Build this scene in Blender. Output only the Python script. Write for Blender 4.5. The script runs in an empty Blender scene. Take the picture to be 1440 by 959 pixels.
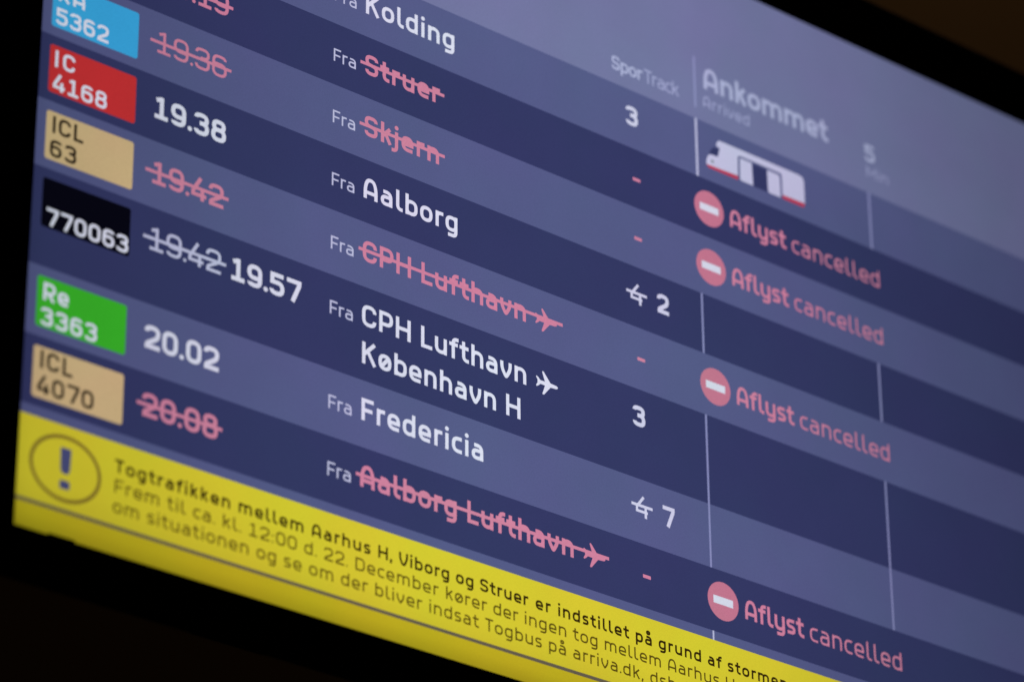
import bpy, math
from mathutils import Matrix, Vector

SC = bpy.context.scene
COL = SC.collection
U = 0.00053            # metres per unit of the screen's own layout grid (one timetable row = 100 units)
CZ = 3.0               # height of the layout origin above the floor

# ---------------------------------------------------------------- camera
R = ((0.77091711, 0.00796367, -0.63688569),
     (0.28813774, 0.88739444, 0.35987185),
     (0.56803473, -0.46094217, 0.68181293))   # rows: camera right, down, forward in (X right, Y down, N into screen)
F = 5458.6175


def wv(r):             # screen axes -> world axes
    return Vector((r[0], r[2], -r[1]))


cam_data = bpy.data.cameras.new("camera")
cam = bpy.data.objects.new("camera", cam_data)
COL.objects.link(cam)
right, down, fwd = wv(R[0]), wv(R[1]), wv(R[2])
pos = fwd * (-F * U) + Vector((0, 0, CZ))
m3 = Matrix((right, -down, -fwd)).transposed()
cam.matrix_world = Matrix.Translation(pos) @ m3.to_4x4()
cam_data.sensor_width = 36
cam_data.lens = F / 1440 * 36
cam_data.clip_start = 0.05
cam_data.clip_end = 100
cam_data.dof.use_dof = True
cam_data.dof.focus_distance = 5436 * U
cam_data.dof.aperture_fstop = 3.5
cam_data.dof.aperture_blades = 9
SC.camera = cam

# ---------------------------------------------------------------- world, fill light, exposure
W = bpy.data.worlds.new("World")
SC.world = W
W.use_nodes = True
W.node_tree.nodes["Background"].inputs[0].default_value = (1.0, 0.62, 0.3, 1)
W.node_tree.nodes["Background"].inputs[1].default_value = 0.0025
SC.view_settings.view_transform = 'Standard'
SC.view_settings.look = 'None'
SC.view_settings.exposure = 0
SC.view_settings.gamma = 1

ld = bpy.data.lights.new("wall_fill_light", 'AREA')      # unseen warm, weak area light, added to brighten the wall behind the board
ld.shape = 'RECTANGLE'
ld.size = 1.2
ld.size_y = 0.3
ld.color = (1.0, 0.62, 0.28)
ld.energy = 2.1
lo = bpy.data.objects.new("wall_fill_light", ld)
COL.objects.link(lo)
lo.location = (0.9, 0.12, 5.1)
lo.rotation_euler = (math.radians(35), 0, math.radians(0))

# ---------------------------------------------------------------- helpers


def tag(o, label=None, cat=None, group=None, kind=None):
    if label: o["label"] = label
    if cat: o["category"] = cat
    if group: o["group"] = group
    if kind: o["kind"] = kind
    return o


def P(x, y, k=0):
    """layout point -> local point of the board; k = layer towards the viewer"""
    return (x * U, -k * 0.00012, -y * U)


class MB:
    def __init__(self):
        self.v, self.f, self.mi = [], [], []

    def poly(self, pts, k=0, mi=0):
        n = len(self.v)
        self.v += [P(x, y, k) for x, y in pts]
        self.f.append(list(range(n, n + len(pts))))
        self.mi.append(mi)

    def rect(self, x0, y0, x1, y1, k=0, mi=0, r=0):
        if r:
            pts = []
            for cx, cy, a0 in ((x1 - r, y0 + r, -90), (x1 - r, y1 - r, 0), (x0 + r, y1 - r, 90), (x0 + r, y0 + r, 180)):
                for i in range(7):
                    a = math.radians(a0 + 15 * i)
                    pts.append((cx + r * math.cos(a), cy + r * math.sin(a)))
            self.poly(pts, k, mi)
        else:
            self.poly([(x0, y0), (x1, y0), (x1, y1), (x0, y1)], k, mi)

    def ellipse(self, cx, cy, rx, ry, k=0, mi=0, n=72):
        self.poly([(cx + rx * math.cos(2 * math.pi * i / n), cy + ry * math.sin(2 * math.pi * i / n)) for i in range(n)], k, mi)

    def ring(self, cx, cy, rx, ry, w, k=0, mi=0, n=72):
        self.stroke([(cx + rx * math.cos(2 * math.pi * i / n), cy + ry * math.sin(2 * math.pi * i / n)) for i in range(n)], w, True, k, mi)

    def stroke(self, pts, w, closed=False, k=0, mi=0):
        p = []
        for q in pts:
            if not p or math.hypot(q[0] - p[-1][0], q[1] - p[-1][1]) > 1e-6:
                p.append(q)
        if closed and math.hypot(p[0][0] - p[-1][0], p[0][1] - p[-1][1]) < 1e-6:
            p.pop()
        n = len(p)
        base = len(self.v)
        for i in range(n):
            a = p[i - 1] if (i > 0 or closed) else None
            b = p[(i + 1) % n] if (i < n - 1 or closed) else None
            ds = []
            for s, t in ((a, p[i]), (p[i], b)):
                if s is not None and t is not None:
                    dx, dy = t[0] - s[0], t[1] - s[1]
                    l = math.hypot(dx, dy)
                    ds.append((dx / l, dy / l))
            if len(ds) == 2:
                nx, ny = -(ds[0][1] + ds[1][1]), ds[0][0] + ds[1][0]
                l = math.hypot(nx, ny) or 1e-9
                nx, ny = nx / l, ny / l
                c = max(0.35, nx * -ds[0][1] + ny * ds[0][0])
                h = w / 2 / c
            else:
                nx, ny = -ds[0][1], ds[0][0]
                h = w / 2
            self.v += [P(p[i][0] + nx * h, p[i][1] + ny * h, k), P(p[i][0] - nx * h, p[i][1] - ny * h, k)]
        for i in range(n if closed else n - 1):
            j = (i + 1) % n
            self.f.append([base + 2 * i, base + 2 * i + 1, base + 2 * j + 1, base + 2 * j])
            self.mi.append(mi)

    def box(self, x0, y0, n0, x1, y1, n1, mi=0):
        """box in layout units, n = depth into the wall"""
        b = len(self.v)
        for n in (n0, n1):
            for x, y in ((x0, y0), (x1, y0), (x1, y1), (x0, y1)):
                self.v.append((x * U, n * U, -y * U))
        for q in ((0, 1, 2, 3), (7, 6, 5, 4), (0, 4, 5, 1), (1, 5, 6, 2), (2, 6, 7, 3), (3, 7, 4, 0)):
            self.f.append([b + i for i in q])
            self.mi.append(mi)

    def build(self, name, mats, parent=None, bevel=0):
        me = bpy.data.meshes.new(name)
        me.from_pydata(self.v, [], self.f)
        if not isinstance(mats, (list, tuple)):
            mats = [mats]
        for m in mats:
            me.materials.append(m)
        for p, i in zip(me.polygons, self.mi):
            p.material_index = i
        # faces of the picture look towards the viewer (-Y)
        me.update()
        o = bpy.data.objects.new(name, me)
        COL.objects.link(o)
        if parent:
            o.parent = parent
        if bevel:
            b = o.modifiers.new("bevel", 'BEVEL')
            b.width = bevel
            b.segments = 3
            b.limit_method = 'ANGLE'
        return o


# ---------------------------------------------------------------- the thing
board = bpy.data.objects.new("departure_board", None)
COL.objects.link(board)
board.location = (0, 0, CZ)
tag(board, "black framed train arrivals screen with blue rows, pink cancelled entries and a yellow notice", "information screen")

# ---------------------------------------------------------------- materials


def lin(c):
    return tuple((v / 255 / 12.92) if v <= 10.3 else ((v / 255 + 0.055) / 1.055) ** 2.4 for v in c)


grp = bpy.data.node_groups.new("painted_falloff", 'ShaderNodeTree')   # oblique-view dimming and edge falloff painted into the emission by position, plus mottling
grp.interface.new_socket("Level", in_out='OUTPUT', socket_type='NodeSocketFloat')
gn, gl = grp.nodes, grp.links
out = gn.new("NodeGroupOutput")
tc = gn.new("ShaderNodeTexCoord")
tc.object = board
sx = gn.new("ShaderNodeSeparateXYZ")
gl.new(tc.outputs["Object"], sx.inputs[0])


def ramp(sock, lo_, hi_, stops):
    mr = gn.new("ShaderNodeMapRange")
    mr.inputs["From Min"].default_value = lo_ * U
    mr.inputs["From Max"].default_value = hi_ * U
    gl.new(sock, mr.inputs["Value"])
    cr = gn.new("ShaderNodeValToRGB")
    el = cr.color_ramp.elements
    while len(el) > 1:
        el.remove(el[0])
    for i, (x, v) in enumerate(stops):
        t = (x - lo_) / (hi_ - lo_)
        e = el[0] if i == 0 else el.new(t)
        e.position = t
        e.color = (v, v, v, 1)
    gl.new(mr.outputs[0], cr.inputs[0])
    bw = gn.new("ShaderNodeRGBToBW")
    gl.new(cr.outputs[0], bw.inputs[0])
    return bw.outputs[0]


def mul(a, b):
    n = gn.new("ShaderNodeMath")
    n.operation = 'MULTIPLY'
    gl.new(a, n.inputs[0])
    gl.new(b, n.inputs[1])
    return n.outputs[0]


# stops are in layout units; Z is up, so Y_down = -Z
rx = ramp(sx.outputs[0], -820, 1480, [(-805, .66), (-780, .74), (-600, .83), (-350, .95), (-50, 1.0), (350, .98), (650, .85), (900, .70), (1150, .57), (1460, .5)])  # right side dims as if seen at a slant, painted in; left edge darker
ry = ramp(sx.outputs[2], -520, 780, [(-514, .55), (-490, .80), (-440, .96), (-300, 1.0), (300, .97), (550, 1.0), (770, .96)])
nz = gn.new("ShaderNodeTexNoise")
nz.inputs["Scale"].default_value = 14
nz.inputs["Detail"].default_value = 3
gl.new(tc.outputs["Object"], nz.inputs["Vector"])
nm = gn.new("ShaderNodeMapRange")
nm.inputs["To Min"].default_value = .93
nm.inputs["To Max"].default_value = 1.07
gl.new(nz.outputs[0], nm.inputs["Value"])
fz = gn.new("ShaderNodeTexNoise")          # fine grain of the matt panel surface
fz.inputs["Scale"].default_value = 950
fz.inputs["Detail"].default_value = 1
gl.new(tc.outputs["Object"], fz.inputs["Vector"])
fm = gn.new("ShaderNodeMapRange")
fm.inputs["From Min"].default_value = .25
fm.inputs["From Max"].default_value = .75
fm.inputs["To Min"].default_value = .94
fm.inputs["To Max"].default_value = 1.06
gl.new(fz.outputs[0], fm.inputs["Value"])
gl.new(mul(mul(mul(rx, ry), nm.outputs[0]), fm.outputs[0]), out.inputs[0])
grp.interface.new_socket("Tint", in_out='OUTPUT', socket_type='NodeSocketColor')
tz = gn.new("ShaderNodeTexNoise")
tz.inputs["Scale"].default_value = 9
tz.inputs["Detail"].default_value = 4
gl.new(tc.outputs["Object"], tz.inputs["Vector"])
tr = gn.new("ShaderNodeValToRGB")
tr.color_ramp.elements[0].position = .35
tr.color_ramp.elements[0].color = (1.0, .945, 1.0, 1)
tr.color_ramp.elements[1].position = .65
tr.color_ramp.elements[1].color = (.95, 1.0, .975, 1)
gl.new(tz.outputs[0], tr.inputs[0])
gl.new(tr.outputs[0], out.inputs[1])


def lit(name, c):
    m = bpy.data.materials.new(name)
    m.use_nodes = True
    nt = m.node_tree
    b = nt.nodes["Principled BSDF"]
    b.inputs["Base Color"].default_value = (.004, .004, .005, 1)
    b.inputs["Roughness"].default_value = .35
    b.inputs["Specular IOR Level"].default_value = .2
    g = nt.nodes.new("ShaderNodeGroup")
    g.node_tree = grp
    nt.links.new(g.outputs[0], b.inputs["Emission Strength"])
    mx = nt.nodes.new("ShaderNodeMix")
    mx.data_type = 'RGBA'
    mx.blend_type = 'MULTIPLY'
    mx.inputs["Factor"].default_value = 1
    mx.inputs["A"].default_value = (*[v * 1.02 for v in lin(c)], 1)
    nt.links.new(g.outputs[1], mx.inputs["B"])
    nt.links.new(mx.outputs["Result"], b.inputs["Emission Color"])
    return m


def solid(name, c, rough=.5, spec=.3, bump=0):
    m = bpy.data.materials.new(name)
    m.use_nodes = True
    nt = m.node_tree
    b = nt.nodes["Principled BSDF"]
    b.inputs["Base Color"].default_value = (*c, 1)
    b.inputs["Roughness"].default_value = rough
    b.inputs["Specular IOR Level"].default_value = spec
    n = nt.nodes.new("ShaderNodeTexNoise")
    n.inputs["Scale"].default_value = 300 if bump else 6
    n.inputs["Detail"].default_value = 4
    mx = nt.nodes.new("ShaderNodeMix")
    mx.data_type = 'RGBA'
    mx.inputs["A"].default_value = (*[v * .75 for v in c], 1)
    mx.inputs["B"].default_value = (*[v * 1.25 for v in c], 1)
    nt.links.new(n.outputs[0], mx.inputs["Factor"])
    nt.links.new(mx.outputs["Result"], b.inputs["Base Color"])
    if bump:
        bp = nt.nodes.new("ShaderNodeBump")
        bp.inputs["Strength"].default_value = bump
        bp.inputs["Distance"].default_value = .0005
        nt.links.new(n.outputs[0], bp.inputs["Height"])
        nt.links.new(bp.outputs[0], b.inputs["Normal"])
    return m


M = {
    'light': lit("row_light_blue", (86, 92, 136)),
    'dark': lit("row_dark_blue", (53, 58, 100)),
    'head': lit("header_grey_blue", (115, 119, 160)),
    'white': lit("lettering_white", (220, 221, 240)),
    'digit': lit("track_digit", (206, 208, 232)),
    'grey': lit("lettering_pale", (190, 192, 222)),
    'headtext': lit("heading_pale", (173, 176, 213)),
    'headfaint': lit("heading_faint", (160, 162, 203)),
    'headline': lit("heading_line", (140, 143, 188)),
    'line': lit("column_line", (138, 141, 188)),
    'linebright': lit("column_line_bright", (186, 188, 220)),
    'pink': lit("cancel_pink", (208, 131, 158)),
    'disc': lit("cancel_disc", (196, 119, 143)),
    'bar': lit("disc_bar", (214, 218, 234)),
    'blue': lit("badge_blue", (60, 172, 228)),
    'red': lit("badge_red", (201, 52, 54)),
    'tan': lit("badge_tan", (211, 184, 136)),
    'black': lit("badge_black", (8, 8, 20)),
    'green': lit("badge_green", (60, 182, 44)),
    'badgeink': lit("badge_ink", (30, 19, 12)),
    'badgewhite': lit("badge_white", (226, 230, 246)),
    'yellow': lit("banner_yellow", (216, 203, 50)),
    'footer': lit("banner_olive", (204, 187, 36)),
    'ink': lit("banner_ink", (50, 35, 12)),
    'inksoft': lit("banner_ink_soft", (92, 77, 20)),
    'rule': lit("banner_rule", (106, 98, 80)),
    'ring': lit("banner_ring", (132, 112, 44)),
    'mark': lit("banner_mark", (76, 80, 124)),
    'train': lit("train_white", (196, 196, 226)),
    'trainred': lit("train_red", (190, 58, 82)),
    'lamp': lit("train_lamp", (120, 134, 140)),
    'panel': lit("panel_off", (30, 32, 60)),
    'bezel': solid("black_plastic", (.0035, .0035, .004), .6, .2, .25),
    'housing': solid("black_metal", (.0025, .0025, .003), .7, .15, .2),
    'lens': solid("sensor_gloss", (.012, .014, .015), .15, .5),
    'wall': solid("brown_wall", (.17, .125, .085), .85, .1),
}

# ---------------------------------------------------------------- stroke lettering


def rnd(pts, d, closed=False):
    """polyline with rounded corners; pts = (x, y) or (x, y, corner)"""
    n = len(pts)
    res = []
    for i in range(n):
        x, y = pts[i][:2]
        r = pts[i][2] if len(pts[i]) > 2 else d
        if (not closed and i in (0, n - 1)) or r <= 0:
            res.append((x, y))
            continue
        a, b = pts[i - 1], pts[(i + 1) % n]
        la, lb = math.hypot(a[0] - x, a[1] - y), math.hypot(b[0] - x, b[1] - y)
        fa = la if (not closed and i - 1 == 0) else la / 2
        fb = lb if (not closed and i + 1 == n - 1) else lb / 2
        ra, rb = min(r, fa * .999), min(r, fb * .999)
        s = (x + (a[0] - x) / la * ra, y + (a[1] - y) / la * ra)
        e = (x + (b[0] - x) / lb * rb, y + (b[1] - y) / lb * rb)
        q = .67
        c1 = (s[0] + (x - s[0]) * q, s[1] + (y - s[1]) * q)
        c2 = (e[0] + (x - e[0]) * q, e[1] + (y - e[1]) * q)
        for k in range(9):
            t = k / 8
            u = 1 - t
            res.append(tuple(u ** 3 * s[j] + 3 * u * u * t * c1[j] + 3 * u * t * t * c2[j] + t ** 3 * e[j] for j in (0, 1)))
    return res


XH, DE = .75, -.26


def glyph(c, w):
    """-> (advance width of the ink, side bearings left/right, strokes, dots); cap height 1"""
    h = w / 2
    S = []          # (points, closed)
    D = []          # round dots (x, y, radius)
    st, rd = .088, .058
    X, T, B = XH - h, 1 - h, h

    def s(*p, d=.25, c=False):
        S.append((rnd(p, d, c), c))
    W, lb, rb = .64, st, st
    r = W - h
    if c == 'o' or c == 'ø':
        W = .67; r = W - h; lb = rb = rd
        s((h, B), (r, B), (r, X), (h, X), d=.27, c=True)
        if c == 'ø':
            S.append(([(h + .05, .14), (r - .05, XH - .14)], False))
    elif c in 'nhmur':
        if c == 'n' or c == 'h':
            S.append(([(h, 0), (h, XH if c == 'n' else 1)], False))
            s((h, X - .22), (h, X), (r, X), (r, 0), d=.24)
        elif c == 'm':
            W = 1.0 + w * .15; r = W - h; mid = W / 2
            S.append(([(h, 0), (h, XH)], False))
            s((h, X - .22), (h, X), (mid, X), (mid, 0), d=.22)
            s((mid, X - .22), (mid, X), (r, X), (r, 0), d=.22)
        elif c == 'u':
            s((h, XH), (h, B), (r, B), (r, B + .22), d=.24)
            S.append(([(r, 0), (r, XH)], False))
        else:
            W = .42; rb = .04
            S.append(([(h, 0), (h, XH)], False))
            s((h, X - .22), (h, X), (W, X), d=.2)
    elif c in 'aå':
        lb = rd; W = .62; r = W - h; m_ = .425
        s((h + .05, X), (r, X), (r, 0), d=.25)
        s((r, m_), (h, m_), (h, B), (r, B), (r, B + .2), d=.19)
        if c == 'å':
            s((W / 2 - .11, 1.10), (W / 2 + .11, 1.10), (W / 2 + .11, .90), (W / 2 - .11, .90), d=.11, c=True)
    elif c == 'b':
        rb = rd; W = .65; r = W - h
        S.append(([(h, 0), (h, 1)], False))
        s((h, X - .2), (h, X), (r, X), (r, B), (h, B), (h, B + .2), d=.25)
    elif c == 'p':
        rb = rd; W = .65; r = W - h
        S.append(([(h, DE), (h, XH)], False))
        s((h, X - .2), (h, X), (r, X), (r, B), (h, B), (h, B + .2), d=.25)
    elif c in 'dg':
        lb = rd; W = .65; r = W - h
        s((r, X - .2), (r, X), (h, X), (h, B), (r, B), (r, B + .2), d=.25)
        if c == 'd':
            S.append(([(r, 0), (r, 1)], False))
        else:
            s((r, XH), (r, DE + h), (h + .05, DE + h), d=.2)
    elif c == 'y':
        s((h, XH), (h, B), (r, B), (r, B + .22), d=.24)
        s((r, XH), (r, DE + h), (h + .05, DE + h), d=.2)
    elif c == 'e':
        lb = rb = rd; W = .65; r = W - h; m_ = .345
        S.append(([(h, m_), (W - .005, m_)], False))
        s((r, m_ - h * .9), (r, X), (h, X), (h, B), (W - .05, B), d=.27)
    elif c == 'c':
        lb = rd; rb = .04; W = .55
        s((W - .02, X), (h, X), (h, B), (W - .02, B), d=.27)
    elif c == 's':
        lb = rb = rd; W = .55; r = W - h; m_ = XH / 2
        s((W - .06, X), (h, X), (h, m_ + .015), (r, m_ - .015), (r, B), (.05, B), d=.17)
    elif c == 't':
        lb = .03; rb = .04; W = .50; q = .13 + h
        s((q, .96), (q, B), (W, B), d=.21)
        S.append(([(0, X), (W - .02, X)], False))
    elif c == 'f':
        lb = .03; rb = .02; W = .50; q = .13 + h
        s((q, 0), (q, T), (W, T), d=.21)
        S.append(([(0, X), (W - .04, X)], False))
    elif c in 'ij':
        W = w
        if c == 'i':
            S.append(([(h, 0), (h, XH)], False))
            D.append((h, .955, w * .60))
        else:
            W = .26 + h; lb = -.08
            s((W - h, XH), (W - h, DE + h), (0, DE + h), d=.2)
            D.append((W - h, .955, w * .60))
    elif c == 'l':
        W = .30 + h * .6; rb = .04
        s((h, 1), (h, B), (W, B), d=.2)
    elif c in 'kK':
        H_ = XH if c == 'k' else 1
        W = .60 if c == 'k' else .75; rb = .03
        q = w * .62
        S.append(([(h, 0), (h, 1)], False))
        S.append(([(h, H_ * .42), (W - q, H_)], False))
        a = .38 if c == 'k' else .36
        px, py = h + (W - q - h) * a, H_ * (.42 + .58 * a)
        S.append(([(px, py), (W - q * .9, 0)], False))
    elif c in 'vV':
        H_ = XH if c == 'v' else 1
        W = .63 if c == 'v' else .74; r = W - h; lb = rb = .06; vb = .02 if c == 'v' else .09
        s((h, H_), (h, H_ * .55, .2), (W / 2 - vb, h * .8, .08), (W / 2 + vb, h * .8, .08), (r, H_ * .55, .2), (r, H_), d=.2)
    elif c == 'A':
        W = .74; r = W - h
        s((h, 0), (h, .58, .3), (h + .14, T, .16), (r - .14, T, .16), (r, .58, .3), (r, 0), d=.2)
        S.append(([(h, .30), (r, .30)], False))
    elif c == 'C':
        W = .74; r = W - h; lb = rd; rb = rd
        s((r, .68), (r, T), (h, T), (h, B), (r, B), (r, .32), d=.29)
    elif c in 'PR':
        W = .72; r = W - h; rb = rd
        S.append(([(h, 0), (h, 1)], False))
        m_ = .38 + h * .3
        s((h, T), (r, T), (r, m_), (h, m_), d=.25)
        if c == 'R':
            S.append(([(h + .2, m_), (W - h * .9, 0)], False))
    elif c == 'D':
        W = .75; r = W - h; rb = rd
        s((h, B, 0), (h, T, 0), (r, T), (r, B), d=.30, c=True)
    elif c == 'H':
        W = .78; r = W - h
        S.append(([(h, 0), (h, 1)], False)); S.append(([(r, 0), (r, 1)], False)); S.append(([(h, .5), (r, .5)], False))
    elif c == 'L':
        W = .59; rb = .05
        s((h, 1), (h, B, 0), (W, B))
    elif c == 'F':
        W = .62; rb = .05
        s((h, 0), (h, T, 0), (W, T))
        S.append(([(h, .48), (W - .06, .48)], False))
    elif c == 'T':
        W = .66; lb = rb = .03
        S.append(([(0, T), (W, T)], False)); S.append(([(W / 2, 0), (W / 2, T)], False))
    elif c == 'I':
        W = w
        S.append(([(h, 0), (h, 1)], False))
    elif c == 'M':
        W = .92; r = W - h
        s((h, 0), (h, T - .02, 0), (W / 2, .3, 0), (r, T - .02, 0), (r, 0))
        S.append(([(h, T), (h, 1)], False)); S.append(([(r, T), (r, 1)], False))
    elif c == 'S':
        W = .69; r = W - h; lb = rb = rd
        s((r, .74), (r, T), (h, T), (h, .535), (r, .475), (r, B), (h, B), (h, .26), d=.215)
    elif c in '0123456789':
        W = .72; r = W - h; lb = rb = .055
        if c == '0':
            s((h, B), (r, B), (r, T), (h, T), d=.28, c=True)
        elif c == '1':
            S.append(([(.06, B), (W - .03, B)], False)); S.append(([(.385, B), (.385, 1)], False))
            S.append(([(.13, T - .08), (.385, T + .0)], False))
        elif c == '2':
            s((h, .72), (h, T), (r, T), (r, .53, .16), (h + .03, .2, .1), (h + .03, B, 0), (W, B), d=.26)
        elif c == '3':
            s((h, .77), (h, T), (r - .02, T), (r - .02, .54), (.27, .54), d=.23)
            s((.27, .54), (r, .54), (r, B), (h, B), (h, .24), d=.235)
        elif c == '4':
            s((.44, 1), (h, .36, .05), (h, .23, 0), (W, .23))
            S.append(([(.53, .56), (.53, 0)], False))
        elif c == '5':
            s((W - .05, T), (h + .03, T, 0), (h + .03, .58, 0), (r, .58), (r, B), (h, B), (h, .25), d=.25)
        elif c == '6':
            s((r - .02, .80), (r - .02, T), (h, T), (h, B), (r, B), (r, .585), (h, .585), d=.26)
        elif c == '9':
            s((h + .02, .20), (h + .02, B), (r, B), (r, T), (h, T), (h, .415), (r, .415), d=.26)
        elif c == '7':
            s((.02, T), (r + .01, T, 0), (r + .01, .80, .1), (.31, 0))
        elif c == '8':
            s((h + .03, .54), (r - .03, .54), (r - .03, T), (h + .03, T), d=.215, c=True)
            s((h, B), (r, B), (r, .54), (h, .54), d=.23, c=True)
    elif c == '.':
        W = w * 1.1; D.append((W / 2, W / 2, W / 2)); lb = rb = .035
    elif c == ':':
        W = w * 1.1; D.append((W / 2, W / 2, W / 2)); D.append((W / 2, .56, W / 2)); lb = rb = .07
    elif c == ',':
        W = w * 1.1; S.append(([(W / 2 + .01, w * 1.1), (W / 2 - .05, -.13)], False)); lb = rb = .06
    else:
        raise ValueError(c)
    return W, lb, rb, S, D


def write(mb, string, x, y, cap, w, anchors=(), k=3, mi=0, track=0.0, sx=1.0):
    """lettering from x on baseline y; anchors = [(index, 'L'|'R', X)] pin glyph edges, the spacing between adapts"""
    n = len(string)
    gs = [None if ch == ' ' else glyph(ch, w) for ch in string]
    xl, xr = [], []
    pen, prev = 0.0, 0.0
    for i, g in enumerate(gs):
        if g is None:
            xl.append(pen); pen += prev + .26; xr.append(pen); prev = .10
            continue
        if i:
            pen += prev + g[1] + track
        xl.append(pen); pen += g[0]; xr.append(pen); prev = g[2]
    xl = [x + a * cap * sx for a in xl]; xr = [x + a * cap * sx for a in xr]
    pins = [(0, 0.0)]
    for i, side, X in anchors:
        pins.append((i, X - (xl[i] if side == 'L' else xr[i])))
    off = []
    for i in range(n):
        for (i0, o0), (i1, o1) in zip(pins, pins[1:]):
            if i <= i1:
                off.append(o0 + (o1 - o0) * (i - i0) / max(1, i1 - i0)); break
        else:
            if len(pins) > 1:
                (i0, o0), (i1, o1) = pins[-2:]
                off.append(o1 + (o1 - o0) / max(1, i1 - i0) * (i - i1))
            else:
                off.append(0.0)
    for i, g in enumerate(gs):
        if g is None:
            continue
        gx = xl[i] + off[i]
        for pts, closed in g[3]:
            mb.stroke([(gx + a * cap * sx, y - b * cap) for a, b in pts], w * cap, closed, k, mi)
        for dx, dy, r in g[4]:
            mb.ellipse(gx + dx * cap * sx, y - dy * cap, r * cap, r * cap, k, mi, 20)


def text(name, string, x, y, cap, w, mat, parent, anchors=(), k=3, track=0.0, sx=1.0):
    mb = MB()
    write(mb, string, x, y, cap, w, anchors, k, 0, track, sx)
    return mb.build(name, M[mat], parent)


def end(string, X):
    return [(len(string) - 1, 'R', X)]


PLANE = [(83.1, 48.3), (81.9, 46.6), (79.4, 45.9), (69.6, 45.3), (61.5, 35.7), (57.1, 30.5), (55.0, 30.0), (54.4, 31.7), (57.0, 39.3), (59.3, 45.6),
         (50.7, 45.6), (47.5, 42.3), (43.9, 40.3), (42.8, 41.7), (45.8, 46.6), (45.5, 48.5), (45.8, 50.4), (42.8, 55.5), (44.0, 57.0), (47.5, 54.8), (50.7, 51.5),
         (59.3, 51.6), (57.0, 58.2), (54.4, 65.3), (55.0, 66.8), (57.6, 66.2), (61.3, 61.6), (69.5, 51.8), (79.4, 51.1), (81.9, 50.2)]


def plane(parent, dx, dy, mat, k=3):
    mb = MB()
    q = [(x + dx, y + dy) for x, y in PLANE]
    c = (64 + dx, 48.4 + dy)
    for i in range(len(q)):                       # fan: the outline is star shaped round the wing root
        pass
    mb.poly(q, k)
    return mb.build("aeroplane_symbol", M[mat], parent)


def strike(parent, x0, x1, y, mat, th=5.0, k=4):
    mb = MB()
    mb.rect(x0, y - th / 2, x1, y + th / 2, k)
    return mb.build("strike_line", M[mat], parent)


def badge(parent, yc, mat, lines, ink):
    mb = MB()
    mb.rect(-784.5, yc - 36, -647.6, yc + 36, 2, 0, 4)
    mb.build("train_badge", M[mat], parent)
    mb = MB()
    for s, x, y, xe in lines:
        write(mb, s, x, y, 25.5, .175, end(s, xe), 3)
    mb.build("badge_lettering", M[ink], parent)


def cancelled(parent, yc):
    mb = MB(); mb.ellipse(387.8, yc, 29.7, 29.7, 2)
    mb.build("no_entry_disc", M['disc'], parent)
    mb = MB(); mb.rect(368.9, yc - 6, 406.7, yc + 6, 3)
    mb.build("no_entry_bar", M['bar'], parent)
    mb = MB()
    write(mb, "Aflyst", 430.0, yc + 15.3, 31, .165, end("Aflyst", 546), 3)
    write(mb, "cancelled", 558, yc + 15.3, 29, .115, end("cancelled", 744.5), 3)
    mb.build("status_lettering", M['pink'], parent)
    mb = MB(); mb.rect(235.3, yc - .6, 249.9, yc + 4.6, 3)
    mb.build("track_dash", M['pink'], parent)


def vline(parent, x, y0, y1, mat, w):
    mb = MB(); mb.rect(x - w / 2, y0, x + w / 2, y1, 2)
    return mb.build("column_line", M[mat], parent)


def fra(parent, y):
    text("from_lettering", "Fra", -320.7, y, 20.5, .128, 'grey', parent, end("Fra", -281.7))


X0, X1, Y0, Y1 = -800.0, 1472.0, -765.6, 513.0

# ---------------------------------------------------------------- casing
mb = MB()
mb.box(X0 - 40, Y0 - 80, 12, X1 + 40, Y1 + 44, 62)
mb.build("housing", M['housing'], board, .004)
# bezel: one frame with an inner lip
def frame_mesh(o, i, n_front, n_back):
    b = MB()
    rings = []
    ch = 5
    prof = [(i, n_back - 7.5), (i, n_front + 2), ((i[0] - 1.5, i[1] - 1.5, i[2] + 1.5, i[3] + 1.5), n_front),
            ((o[0] + ch, o[1] + ch, o[2] - ch, o[3] - ch), n_front), ((o[0] + 1.5, o[1] + 1.5, o[2] - 1.5, o[3] - 1.5), n_front + 2), (o, n_front + 6), (o, n_back)]
    for (x0, y0, x1, y1), n in prof:
        rings.append(len(b.v))
        for x, y in ((x0, y0), (x1, y0), (x1, y1), (x0, y1)):
            b.v.append((x * U, n * U, -y * U))
    for a, c in zip(rings, rings[1:]):
        for j in range(4):
            b.f.append([a + j, a + (j + 1) % 4, c + (j + 1) % 4, c + j]); b.mi.append(0)
    return b
frame_mesh((X0 - 62, Y0 - 101, X1 + 62, Y1 + 58), (X0, Y0, X1, Y1), -4, 12).build("bezel", M['bezel'], board)
mb = MB(); mb.box(X0 - 5, Y0 - 5, 3, X1 + 5, Y1 + 5, 11)
mb.build("screen_panel", M['panel'], board)
mb = MB()
mb.box(-752, Y1 - 1.2, -5.2, -712, Y1 + 7, -3.2)
mb.build("sensor_window", M['lens'], board, .001)
mb = MB()
mb.box(150, -330, 62, 520, 90, 80); mb.box(260, -230, 80, 410, -10, 1150)
mb.build("wall_bracket", M['housing'], board, .003)


def row(name, y0, y1, mat, label=None):
    b = MB(); b.rect(X0, y0, X1, y1, 1)
    o = b.build(name, M[mat], board)
    if label: o["label"] = label
    return o


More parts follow.
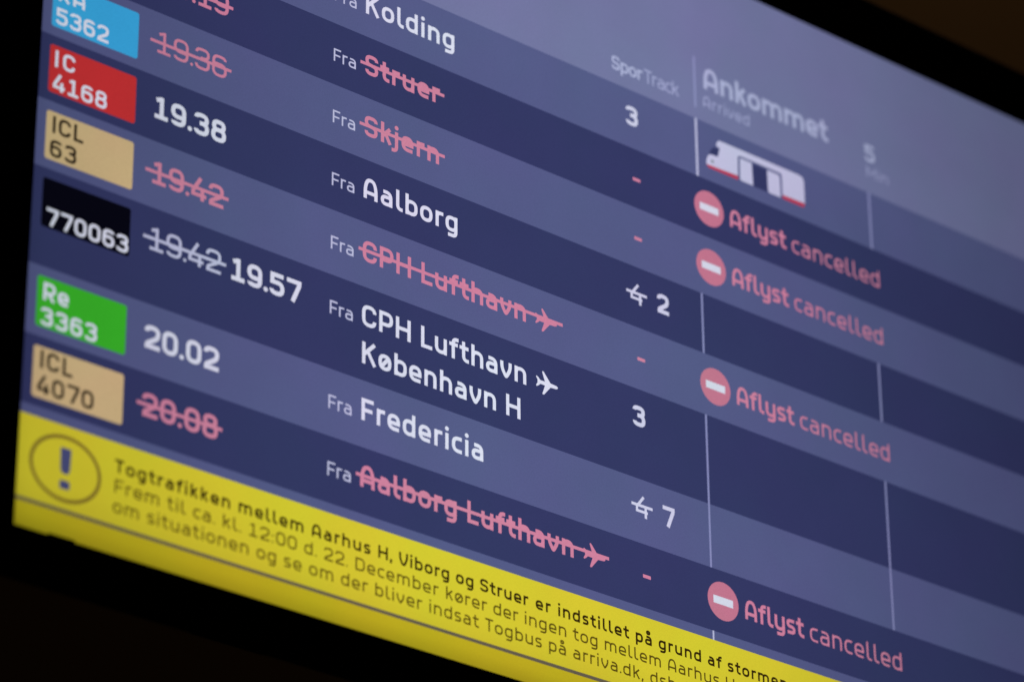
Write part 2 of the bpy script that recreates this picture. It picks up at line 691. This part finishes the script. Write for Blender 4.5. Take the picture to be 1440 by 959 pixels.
# ---------------------------------------------------------------- header
hd = row("header_bar", Y0, -500, 'head', "pale grey-blue heading strip across the top of the screen")
mb = MB()
write(mb, "Spor", 198.7, -524.5, 23.5, .17, end("Spor", 260), 3)
mb.build("heading_lettering", M['headtext'], hd)
text("heading_lettering", "Track", 263.5, -524.5, 23.5, .125, 'headfaint', hd, end("Track", 334))
text("heading_lettering", "Ankommet", 385.2, -560, 38.5, .19, 'headtext', hd, end("Ankommet", 648.5), sx=1.07)
text("heading_lettering", "Arrived", 383.3, -526.8, 20, .125, 'headfaint', hd, end("Arrived", 479))
text("heading_lettering", "5", 728, -557.5, 31, .19, 'headtext', hd, end("5", 753.5))
text("heading_lettering", "Min", 730, -530, 18, .125, 'headfaint', hd, end("Min", 778), sx=1.3)
vline(hd, 367, -610, -520, 'headline', 4)
LN1, LN2 = 366.7, 732.3

# ---------------------------------------------------------------- rows
BASE = 62.5
CAP, WB = 33, .17


def dest(parent, s, x, y, xe, mat='white', w=WB):
    text("destination_lettering", s, x, y, CAP, w, mat, parent, end(s, xe))


r1 = row("timetable_row", -500, -399.5, 'light', "light blue row from Kolding with a small train symbol")
fra(r1, -437.5); dest(r1, "Kolding", -264.9, -437.5, -104)
text("track_number", "3", 224.5, -438, CAP, .2, 'digit', r1, end("3", 250.3))
vline(r1, LN1, -500, -399.5, 'linebright', 4.4); vline(r1, LN2, -500, -399.5, 'line', 4.4)
mb = MB()
# train symbol, seen from the side: white body with a cab notch, two door leaves round a dark doorway, red sills
mb.poly([(407.4, -468), (409.5, -474), (414, -477.5), (580, -477.5), (588, -475.5), (590.5, -469), (590.5, -430.2), (543.3, -429), (543.3, -464.3), (538.7, -466.2),
         (457, -466.2), (451.4, -463.5), (450.7, -429.4), (388, -426.5), (385.3, -429), (387, -437.5), (391, -444.5), (396, -446.8), (410.0, -447.4), (414.7, -464.5), (409, -465.5)], 2, 0)
mb.build("train_body", M['train'], r1)
mb = MB(); mb.poly([(455.8, -462.5), (480.2, -462.5), (481.6, -423.2), (456, -423.2), (454.9, -428)], 2)
mb.build("train_door", M['train'], r1)
mb = MB(); mb.poly([(512.6, -462), (534.8, -462), (538.7, -459.5), (539.2, -422.9), (516, -422.6), (513.2, -425)], 2)
mb.build("train_door", M['train'], r1)
mb = MB(); mb.rect(482.6, -462, 511.6, -422.2, 2)
mb.build("train_doorway", M['dark'], r1)
mb = MB(); mb.poly([(402, -462), (412.6, -462), (408.6, -448.6), (392, -448.2), (393.5, -452)], 2)
mb.build("train_window", M['dark'], r1)
mb = MB(); mb.poly([(384.9, -426.5), (450.7, -428.6), (450.7, -422.2), (390, -422.2)], 3)
mb.build("train_sill", M['trainred'], r1)
mb = MB(); mb.poly([(543.3, -428.6), (590.5, -429.6), (588, -422.6), (543.3, -422.4)], 3)
mb.build("train_sill", M['trainred'], r1)
mb = MB(); mb.ellipse(398.2, -435.4, 2.6, 2.9, 3)
mb.build("train_headlight", M['lamp'], r1)

r2 = row("timetable_row", -399.5, -299.4, 'dark', "dark blue row from Struer struck through in pink")
text("time_lettering", "19.19", -618.5, -336.8, CAP + 1, .155, 'pink', r2, end("19.19", -501.8))
strike(r2, -628, -494.4, -353, 'pink')
fra(r2, -337.5); dest(r2, "Struer", -264.9, -337.5, -130.5, 'pink', .175)
strike(r2, -273.8, -122.6, -354.0, 'pink')
cancelled(r2, -349.3)

r3 = row("timetable_row", -299.4, -199, 'light', "light blue row from Skjern struck through in pink with a sky blue badge")
badge(r3, -249.3, 'blue', [("RA", -776, -255.2, -734.2), ("5362", -778.3, -218.6, -695)], 'badgewhite')
text("time_lettering", "19.36", -618.5, -236.6, CAP + 1, .127, 'pink', r3, end("19.36", -502))
strike(r3, -628.3, -494.6, -252.6, 'pink', 4.6)
fra(r3, -237.5); dest(r3, "Skjern", -264.9, -237.5, -132, 'pink', .175)
strike(r3, -274, -121.8, -253.9, 'pink')
cancelled(r3, -249.3)

r4 = row("timetable_row", -199, -99.2, 'dark', "dark blue row from Aalborg with a red badge and white lettering")
badge(r4, -149, 'red', [("IC", -776, -152.6, -745), ("4168", -777.5, -117.2, -693)], 'badgewhite')
text("time_lettering", "19.38", -618.8, -135, CAP + 1, .192, 'white', r4, end("19.38", -500))
fra(r4, -137.5); dest(r4, "Aalborg", -265.5, -137.5, -98.8)
vline(r4, LN1, -199, -99.2, 'line', 3.6); vline(r4, LN2, -199, -99.2, 'line', 3.8)


def old_track(parent, y):
    mb = MB()
    mb.stroke([(240.3, y - 31.6), (227.2, y - 14.6), (227.2, y - 8.2), (247.5, y - 8.2)], 4.2, False, 3)
    mb.stroke([(243.6, y - 17.5), (243.6, y + 1.0)], 4.4, False, 3)
    mb.build("old_track_number", M['digit'], parent)
    strike(parent, 216.8, 256.6, y - 16.8, 'digit', 4.4)


old_track(r4, -137.8); text("track_number", "2", 276.6, -137.8, CAP - 1, .2, 'digit', r4, end("2", 299.3))

r5 = row("timetable_row", -99.2, 1.6, 'light', "light blue row from CPH Lufthavn struck through in pink with a tan badge")
badge(r5, -48.5, 'tan', [("ICL", -774.5, -53, -726.5), ("63", -777, -17.7, -735.8)], 'badgeink')
text("time_lettering", "19.42", -618.3, -35, CAP + 1, .165, 'pink', r5, end("19.42", -501))
strike(r5, -628, -493, -52.4, 'pink', 5)
fra(r5, -38); dest(r5, "CPH Lufthavn", -265.8, -38, 25.4, 'pink', .175)
plane(r5, 0, -99.8, 'pink'); strike(r5, -273.3, 93.6, -55.0, 'pink')
cancelled(r5, -49.9)

r6 = row("timetable_row", 1.6, 145.2, 'dark', "tall dark blue row from CPH Lufthavn and Kobenhavn H with a black badge and a changed time")
badge(r6, 51.8, 'black', [("770063", -777, 84, -649.8)], 'badgewhite')
text("time_lettering", "19.42", -618.3, 64.8, CAP + 1, .135, 'grey', r6, end("19.42", -502))
strike(r6, -627.2, -493.8, 47.8, 'grey', 4.6)
text("time_lettering", "19.57", -486.7, 65, CAP + 1, .192, 'white', r6, end("19.57", -369.5))
fra(r6, 61.8); dest(r6, "CPH Lufthavn", -265.8, 61.8, 24.8); dest(r6, "København H", -265, 119.3, 13.6)
plane(r6, 0, 0, 'white')
text("track_number", "3", 223.6, 62, CAP, .2, 'digit', r6, end("3", 249.8))
vline(r6, LN1, 1.6, 145.2, 'line', 3.6); vline(r6, LN2, 1.6, 145.2, 'line', 3.6)

r7 = row("timetable_row", 145.2, 245.3, 'light', "light blue row from Fredericia with a green badge and white lettering")
badge(r7, 195.2, 'green', [("Re", -775, 192.3, -736.5), ("3363", -777, 228, -691.5)], 'badgewhite')
text("time_lettering", "20.02", -618.8, 209.3, CAP + 1, .192, 'white', r7, end("20.02", -500.6))
fra(r7, 204.6); dest(r7, "Fredericia", -265, 204.8, -53.8)
old_track(r7, 204.0); text("track_number", "7", 275.6, 205.6, CAP - 1, .19, 'digit', r7, end("7", 299.6))
vline(r7, LN1, 145.2, 245.3, 'line', 3.4); vline(r7, LN2, 145.2, 245.3, 'line', 3.4)

r8 = row("timetable_row", 245.3, 343.4, 'dark', "dark blue row from Aalborg Lufthavn struck through in pink with a tan badge")
badge(r8, 295, 'tan', [("ICL", -774, 289.2, -725.5), ("4070", -777, 324.2, -692)], 'badgeink')
text("time_lettering", "20.08", -618.5, 307.5, CAP + 1, .18, 'pink', r8, end("20.08", -499))
strike(r8, -626.8, -492.2, 290.6, 'pink', 5)
fra(r8, 303.6); dest(r8, "Aalborg Lufthavn", -266, 303.8, 107.3, 'pink', .175)
plane(r8, 82.6, 242.3, 'pink'); strike(r8, -273.5, 172.2, 287.2, 'pink')
cancelled(r8, 293.0)

r9 = row("timetable_row", 343.4, 357.6, 'light', "thin light blue strip just above the yellow notice")
vline(r9, LN1, 343.4, 357.6, 'linebright', 3.0); vline(r9, LN2, 343.4, 357.6, 'line', 3.0)

# ---------------------------------------------------------------- notice
bn = row("notice_banner", 357.6, 474.8, 'yellow', "yellow notice strip with dark lettering and an exclamation mark")
mb = MB(); mb.ring(-728.9, 417, 51.1, 43.3, 5.2, 3)
mb.build("warning_ring", M['ring'], bn)
mb = MB()
mb.poly([(-737.2, 388.6), (-721.2, 388.6), (-722, 418), (-724.5, 424), (-734, 424), (-736.4, 418)], 3)
mb.rect(-736.8, 433.2, -721.6, 445.2, 3, 0, 3)
mb.build("warning_mark", M['mark'], bn)
s1 = "Togtrafikken mellem Aarhus H, Viborg og Struer er indstillet på grund af stormen"
s2 = "Frem til ca. kl. 12:00 d. 22. December kører der ingen tog mellem Aarhus H"
s3 = "om situationen og se om der bliver indsat Togbus på arriva.dk, dsb.dk"
text("notice_lettering", s1, -655.6, 399.0, 18.6, .183, 'ink', bn,
     [(s1.index("H,"), 'L', -234.7), (s1.index("Struer") + 5, 'R', 24.4), (s1.index("indst"), 'L', 77.4), (s1.index("grund") + 4, 'R', 341.3)], sx=1.14)
text("notice_lettering", s2, -654.7, 427.0, 18.6, .142, 'inksoft', bn,
     [(s2.index("Dec"), 'L', -272.4), (s2.index("kører"), 'L', -119.6), (s2.index("ingen"), 'L', 17.7), (s2.index("mellem"), 'L', 161), (s2.index("Aarhus"), 'L', 277.7)], sx=1.14)
text("notice_lettering", s3, -656.2, 454.8, 18.6, .142, 'inksoft', bn,
     [(s3.index("indsat"), 'L', -147.9), (s3.index("på"), 'L', 60.0), (s3.index("dsb"), 'L', 243.8)], sx=1.14)
ft = row("notice_footer", 474.8, Y1, 'footer', "darker yellow strip under the grey rule at the foot of the screen")
mb = MB(); mb.rect(X0, 472.2, X1, 477.4, 2)
mb.build("grey_rule", M['rule'], ft)

# ---------------------------------------------------------------- background
wm = bpy.data.meshes.new("wall")
wm.from_pydata([(-14, .7, 0), (14, .7, 0), (14, .7, 9), (-14, .7, 9), (-14, .9, 0), (14, .9, 0), (14, .9, 9), (-14, .9, 9)], [],
               [(0, 1, 2, 3), (7, 6, 5, 4), (0, 4, 5, 1), (1, 5, 6, 2), (2, 6, 7, 3), (3, 7, 4, 0)])
wm.materials.append(M['wall'])
wall = bpy.data.objects.new("wall", wm)
COL.objects.link(wall)
tag(wall, "dark brown dimly lit wall out of focus behind the screen", None, None, "structure")
